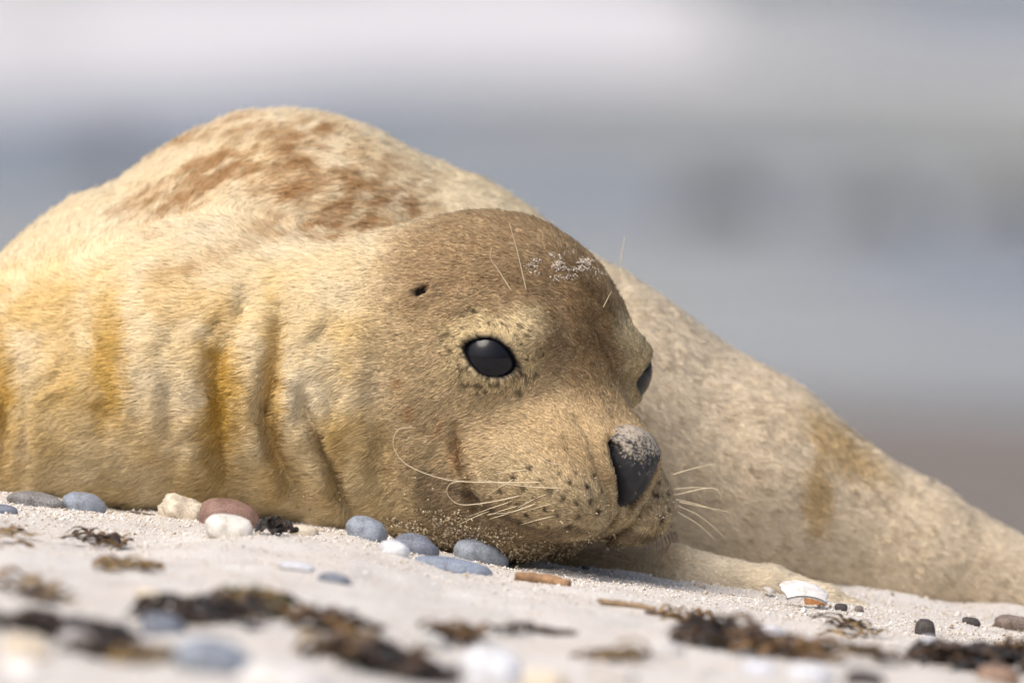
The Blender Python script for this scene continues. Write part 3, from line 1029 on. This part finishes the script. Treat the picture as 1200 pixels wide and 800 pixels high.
def shell(px, py, wp, hp, mat, label, group=None, yaw=20, tilt=25):
    """one valve of a clam: a ribbed, cupped fan with a lip"""
    p = hit_ground(px, py); k = S * (p[1] - CAM[1]) / DIST
    nu, nv = 26, 12
    vs = []
    for inner in (0, 1):
        for i in range(nv):
            rr = (i + 0.001) / (nv - 1)
            for j in range(nu):
                th = math.pi * (j / (nu - 1))
                ed = 1 + 0.05 * math.cos(th * 18)
                x = math.cos(th) * rr * (0.55 + 0.45 * math.sin(th)) * ed
                y = math.sin(th) * rr * 0.95 * ed
                z = 0.55 * math.sqrt(max(0, 1 - ((x * 0.95) ** 2 + (y - 0.45) ** 2 * 1.6))) - 0.25 + 0.012 * math.cos(th * 18) * rr
                vs.append((x, y - 0.45, z - 0.05 * inner))
    f = []
    for L in (0, 1):
        for i in range(nv - 1):
            for j in range(nu - 1):
                a = L * nu * nv + i * nu + j
                q = [a, a + 1, a + nu + 1, a + nu]
                f.append(q if L == 0 else q[::-1])
    o_ = nu * nv
    for j in range(nu - 1):
        a = (nv - 1) * nu + j
        f.append([a, a + 1, a + 1 + o_, a + o_])
    v = np.array(vs) * np.array([wp * k / 2 * 1.05, wp * k / 2, hp * k * 1.5])
    me = mesh_obj('seashell', v, f, mat)
    y0 = p[1] + wp * k * 0.3
    me.location = (p[0], y0, ground_z(p[0], y0) + hp * k * 0.28)
    me.rotation_euler = (R(tilt), R(8), R(yaw))
    return tag(me, label, 'shell', group)


BLUE = (0.27, 0.305, 0.36); DBLUE = (0.17, 0.19, 0.235); GREY = (0.24, 0.235, 0.23); RED = (0.27, 0.165, 0.13); WHITE = (0.74, 0.72, 0.70)
CREAM = (0.70, 0.61, 0.48); DARK = (0.07, 0.06, 0.055); BROWN = (0.24, 0.145, 0.075); TAN = (0.50, 0.36, 0.20)
# along the seal, sharp
pebble('pebble', 42, 594, 66, 16, stone_mat(GREY, 0.6, 900), 'long dark grey speckled pebble beside the smooth blue one at the seal neck')
pebble('pebble', 98, 599, 56, 21, stone_mat(BLUE, 0.2), 'smooth pale blue pebble right beside the dark speckled one')
pebble('pebble', 6, 602, 30, 10, stone_mat(DBLUE, 0.25), 'small dark blue pebble in front of the dark grey speckled one')
pebble('sand_clod', 217, 610, 58, 27, stone_mat(CREAM, 0.3, 1400, 0.95, 'clod'), 'crumbly cream lump of sand leaning behind the red stone', 'lump', lump=0.35, rough=0.25)
pebble('stone', 268, 619, 72, 31, stone_mat(RED, 0.35, 900), 'rounded reddish brown stone against the seal neck', lump=0.14)
pebble('pebble', 269, 630, 54, 24, stone_mat((0.72, 0.69, 0.63), 0.12), 'round white pebble in front of the reddish brown stone')
pebble('pebble', 356, 629, 36, 12, stone_mat((0.60, 0.53, 0.42), 0.2), 'flat cream pebble next to the black seaweed scrap')
pebble('pebble', 430, 634, 48, 25, stone_mat(BLUE, 0.2), 'rounded blue grey pebble standing under the folded throat of the seal', deep=0.9)
pebble('pebble', 462, 652, 36, 15, stone_mat((0.66, 0.67, 0.70), 0.15), 'small white pebble leaning on the rounded blue grey one')
pebble('pebble', 487, 649, 54, 22, stone_mat(DBLUE, 0.3), 'slate dark pebble half buried under the sandy chin', rot=-12)
pebble('pebble', 528, 671, 92, 17, stone_mat((0.25, 0.29, 0.36), 0.25), 'long flat blue grey pebble lying in front of the chin', rot=-6, deep=0.5)
pebble('pebble', 563, 660, 64, 26, stone_mat(BLUE, 0.25), 'domed blue grey pebble touching the chin of the seal')
pebble('pebble', 497, 651, 30, 7, stone_mat(BLUE, 0.2), 'thin blue pebble chip behind the long flat one')
pebble('pebble', 393, 684, 40, 12, stone_mat(DBLUE, 0.25), 'dark blue pebble alone on the bare sand below the throat')
pebble('pebble', 346, 672, 44, 9, stone_mat((0.62, 0.63, 0.66), 0.15), 'flat pale grey pebble beside the lone dark blue one')
pebble('pebble', 330, 666, 22, 7, stone_mat((0.55, 0.50, 0.45), 0.2), 'little buff pebble behind the flat pale grey one')
pebble('pebble', 690, 668, 18, 5, stone_mat(GREY, 0.3), 'tiny grey pebble between the wood chip and the flipper', big=False)
pebble('pebble', 820, 690, 14, 6, stone_mat((0.42, 0.36, 0.3), 0.3), 'tiny buff pebble in front of the flipper', big=False)
pebble('pebble', 955, 711, 26, 14, stone_mat((0.46, 0.22, 0.09), 0.3), 'small orange brown pebble against the white shell')
pebble('pebble', 986, 716, 16, 9, stone_mat(DARK, 0.3), 'tiny black pebble between white shell and flipper tip', big=False)
pebble('pebble', 1007, 719, 12, 7, stone_mat((0.2, 0.17, 0.15), 0.3), 'tiny dark brown pebble at the flipper tip', big=False)
pebble('pebble', 1085, 745, 24, 18, stone_mat(DARK, 0.3), 'small upright black pebble below the tail end of the seal')
pebble('pebble', 1138, 732, 22, 9, stone_mat(DARK, 0.3), 'small flat black pebble touching the seal hind body', big=False)
pebble('stone', 1190, 741, 50, 15, stone_mat((0.22, 0.17, 0.14), 0.4), 'brown grey stone at the seal tail end')
shell(940, 713, 84, 40, stone_mat((0.82, 0.79, 0.75), 0.08, 300, 0.4, 'shell'), 'white clam shell propped against the flipper')
shell(900, 700, 26, 14, stone_mat((0.80, 0.76, 0.70), 0.1, 300, 0.4, 'shell'), 'small white shell piece beside the clam shell', yaw=60)


def wood(px, py, lp, hp, mat, label, yaw, name='driftwood_chip', cat='driftwood'):
    p = hit_ground(px, py); k = S * (p[1] - CAM[1]) / DIST
    n_ = 14
    t_ = np.linspace(-1, 1, n_)
    path = np.stack([t_ * lp * k / 2, 0.06 * lp * k * np.sin(t_ * 2.4 + px), -0.145 * t_ * lp * k / 2], -1)
    rad = hp * k / 2 * (1 - 0.35 * np.abs(t_) ** 3) * (1 + 0.15 * np.sin(t_ * 9 + py))
    v, f = tube(path, rad, 9, 0.8)
    v += 0.08 * hp * k * np.stack([vnoise(v * 900 + 7 * i) for i in range(3)], -1)
    o = mesh_obj(name, v, f, mat)
    o.location = (p[0], p[1] + hp * k * 0.4, ground_z(p[0], p[1]) + hp * k * 0.28)
    o.rotation_euler = (0, 0, R(yaw))
    return tag(o, label, cat)


wood(636, 684, 64, 17, stone_mat((0.36, 0.215, 0.115), 0.3, 500, 0.8, 'wood'), 'short brown driftwood chip on the sand in front of the muzzle', -8)
wood(167, 604, 30, 4, stone_mat((0.16, 0.12, 0.10), 0.3, 500, 0.8, 'wood'), 'thin dark twig on the sand behind the crumbly lump', -5, 'twig', 'twig')
wood(650, 745, 120, 13, stone_mat((0.11, 0.07, 0.045), 0.3, 500, 0.8, 'wood'), 'dark stick slanting across the sand below the driftwood chip', 62, 'stick', 'stick')
wood(735, 714, 66, 10, stone_mat((0.34, 0.24, 0.14), 0.3, 500, 0.8, 'wood'), 'pale brown twig beyond the dark slanting stick', -4, 'twig', 'twig')
wood(775, 722, 40, 8, stone_mat((0.16, 0.11, 0.08), 0.3, 500, 0.8, 'wood'), 'short dark twig beside the pale brown twig', 20, 'twig', 'twig')

# ---- seaweed tangles
m_weed = [stone_mat(c, 0.4, 350, 0.45, 'seaweed') for c in ((0.040, 0.026, 0.018), (0.085, 0.050, 0.026), (0.20, 0.115, 0.045), (0.035, 0.032, 0.03), (0.30, 0.20, 0.08), (0.09, 0.12, 0.045))]


def seaweed(px, py, wp, hp, n_, mats, label, thick=6):
    n_ = int(n_ * 1.7); thick *= 1.6; hp *= 1.15
    p = hit_ground(px, py); k = S * (p[1] - CAM[1]) / DIST
    r0 = empty('seaweed', (p[0], p[1] + 0.01, ground_z(p[0], p[1] + 0.01)))
    tag(r0, label, 'seaweed', None)
    for q in range(n_):
        m_ = 7
        a = rng.uniform(-0.5, 0.5)
        L = wp * k * rng.uniform(0.35, 0.75)
        x0 = rng.uniform(-0.5, 0.5) * (wp * k - L * 0.8); y0 = rng.normal(0.0, 0.022)
        t_ = np.linspace(-0.5, 0.5, m_)
        X = x0 + L * t_ * math.cos(a); Y = y0 + L * t_ * math.sin(a) + 0.25 * L * np.cumsum(rng.normal(0, 0.25, m_))
        Z = ground_z(p[0] + X, p[1] + 0.01 + Y) - r0.location.z + 0.002 + np.abs(hp * k * rng.uniform(0.2, 0.9) * np.sin((t_ + 0.5) * math.pi * rng.uniform(0.8, 2.2)))
        path = smooth_path(np.stack([X, Y, Z], -1), 22)
        rad = thick * k / 2 * rng.uniform(0.6, 1.3) * (1 - 0.6 * np.abs(np.linspace(-1, 1, 22)) ** 2)
        v, f = tube(path, rad * (1 + 0.35 * np.sin(np.linspace(0, rng.uniform(4, 14), 22) + q)), 6, 0.16)
        v += 0.22 * thick * k * np.stack([vnoise(v * 260 + 9 * i + q) for i in range(3)], -1)
        mesh_obj('frond', v, f, m_weed[mats[q % len(mats)]], r0)
    return r0


seaweed(325, 626, 62, 18, 7, (0, 3), 'black dried seaweed scrap beside the round white pebble', 9)
seaweed(110, 640, 90, 12, 7, (0, 1, 2), 'dark brown seaweed scrap on the sand in front of the blue pebble', 9)
seaweed(20, 634, 50, 8, 4, (2, 4), 'ochre seaweed shred beside the small dark blue pebble', 8)
seaweed(150, 668, 80, 10, 6, (2, 4, 4), 'ochre brown seaweed strip lying alone before the dark tangle', 10)
seaweed(60, 742, 190, 20, 12, (0, 3, 1), 'low black seaweed tangle around pale sand hummocks', 16)
seaweed(230, 730, 170, 18, 12, (0, 3, 1), 'black and brown seaweed tangle next to the bluish stone', 15)
seaweed(305, 722, 130, 24, 12, (2, 4, 5, 1), 'orange and green seaweed tuft rising out of the dark tangle', 13)
seaweed(400, 740, 120, 16, 9, (1, 2, 0), 'brown seaweed end lying beside the orange and green tuft', 14)
seaweed(470, 795, 150, 26, 12, (3, 0, 1), 'thick black seaweed heap between the white stones', 20)
seaweed(530, 755, 80, 18, 8, (2, 1), 'rusty brown seaweed knot behind the white stone', 12)
seaweed(850, 755, 130, 26, 14, (0, 1, 2), 'dark brown seaweed clump with curled fronds on pale sand', 13)
seaweed(930, 770, 150, 18, 12, (1, 2, 2), 'rust brown seaweed strips trailing from the dark clump', 12)
seaweed(1030, 775, 110, 14, 8, (1, 4), 'tan seaweed strips between the rusty strips and the black heap', 10)
seaweed(1135, 785, 140, 24, 14, (0, 3, 1), 'black seaweed heap below the small upright black pebble', 15)
seaweed(1190, 770, 60, 22, 6, (1, 2), 'reddish seaweed curl next to the black heap', 12)
seaweed(800, 730, 70, 10, 6, (4, 2), 'straw coloured seaweed wisps behind the dark brown clump', 8)
seaweed(600, 745, 60, 10, 5, (0, 1), 'small brown seaweed shred by the slanting stick', 9)
# nearer stones, out of focus
pebble('stone', 250, 790, 96, 40, stone_mat(BLUE, 0.25), 'large bluish stone in front of the black and brown tangle')
pebble('stone', 577, 803, 70, 44, stone_mat((0.70, 0.72, 0.76), 0.1), 'bright white stone beside the thick black heap', deep=0.9)
pebble('stone', 640, 812, 60, 26, stone_mat(CREAM, 0.2), 'cream stone right of the bright white one', deep=0.9)
pebble('stone', 330, 815, 120, 34, stone_mat((0.66, 0.64, 0.62), 0.15), 'broad pale grey stone near the large bluish stone')
pebble('stone', 95, 755, 60, 18, stone_mat((0.52, 0.50, 0.50), 0.2), 'grey stone caught in the low black tangle')
pebble('pebble', 890, 790, 40, 16, stone_mat((0.62, 0.65, 0.72), 0.15), 'pale blue pebble under the rust brown strips')
pebble('pebble', 950, 800, 56, 22, stone_mat((0.66, 0.68, 0.72), 0.12), 'light grey blue pebble in front of the rust brown strips')
pebble('pebble', 1090, 765, 36, 18, stone_mat((0.55, 0.55, 0.57), 0.15), 'grey pebble standing at the edge of the black heap')
pebble('pebble', 905, 745, 30, 12, stone_mat((0.6, 0.6, 0.62), 0.15), 'grey pebble resting on the dark brown clump edge')
pebble('pebble', 720, 800, 60, 16, stone_mat((0.60, 0.56, 0.52), 0.15), 'flat buff stone on open sand past the cream stone')
pebble('pebble', 1015, 805, 50, 20, stone_mat(DARK, 0.3), 'black pebble below the tan seaweed strips')
pebble('pebble', 175, 700, 40, 12, stone_mat(CREAM, 0.2), 'cream pebble on the sand hummock behind the dark tangle')
shell(20, 790, 70, 20, stone_mat((0.82, 0.79, 0.75), 0.08, 300, 0.4, 'shell'), 'white shell half buried before the low black tangle', yaw=-30)
shell(820, 795, 50, 16, stone_mat((0.78, 0.74, 0.68), 0.1, 300, 0.4, 'shell'), 'cream shell lying in front of the dark brown clump', yaw=40)
seaweed(40, 700, 100, 14, 6, (1, 2, 4), 'brown seaweed wisps on the sand beside the ochre strip', 11)
seaweed(420, 775, 170, 22, 10, (2, 1, 4), 'orange brown seaweed heap beside the thick black heap', 18)
seaweed(150, 775, 150, 18, 8, (1, 0, 4), 'brown seaweed tangle beside the large bluish stone', 16)
seaweed(720, 775, 110, 12, 7, (4, 1, 2), 'thin tan seaweed strips near the flat buff stone', 10)
seaweed(1000, 745, 90, 10, 7, (1, 4), 'fine brown seaweed shreds below the white clam shell', 8)
pebble('stone', 500, 765, 50, 22, stone_mat((0.5, 0.49, 0.47), 0.2), 'grey stone lodged behind the thick black heap')
pebble('stone', 190, 745, 54, 24, stone_mat(DBLUE, 0.25), 'dark slate stone wedged in the black and brown tangle')
pebble('stone', 30, 770, 60, 26, stone_mat(CREAM, 0.2), 'cream stone at the low black tangle')
pebble('stone', 780, 770, 44, 16, stone_mat((0.64, 0.62, 0.6), 0.15), 'pale stone left of the dark brown clump')
pebble('stone', 1170, 800, 56, 22, stone_mat((0.3, 0.2, 0.14), 0.3), 'red brown stone before the black heap')


def surf_rock(px, py, wp, label):
    d = FWD + ((px - 600) * S / DIST) * RIGHT + ((400 - py) * S / DIST) * UP
    q = CAM + d * ((WATER_Z - CAM[2]) / d[2])
    v, f = ICO3
    sd = px * 0.37
    v = v * (1 + 0.3 * fbm(v * 1.2 + sd, 3)[:, None]) * np.array([0.5, 0.45, 0.4]) * wp * S * (q[1] - CAM[1]) / DIST
    o = mesh_obj('surf_rock', v, f, stone_mat((0.06, 0.06, 0.06), 0.3, 40, 0.3, 'wet_rock'))
    o.location = (q[0], q[1], WATER_Z + 0.02)
    return tag(o, label, 'rock')


surf_rock(842, 268, 120, 'dark wet rock in the shallow sea, second closest to the seal hump')
surf_rock(1022, 280, 125, 'dark wet rock in the shallow sea between two other wet rocks')
surf_rock(1190, 290, 150, 'largest dark wet rock in the shallow sea off the seal tail')
surf_rock(128, 203, 90, 'small dark wet rock in the sea beyond the seal shoulder')
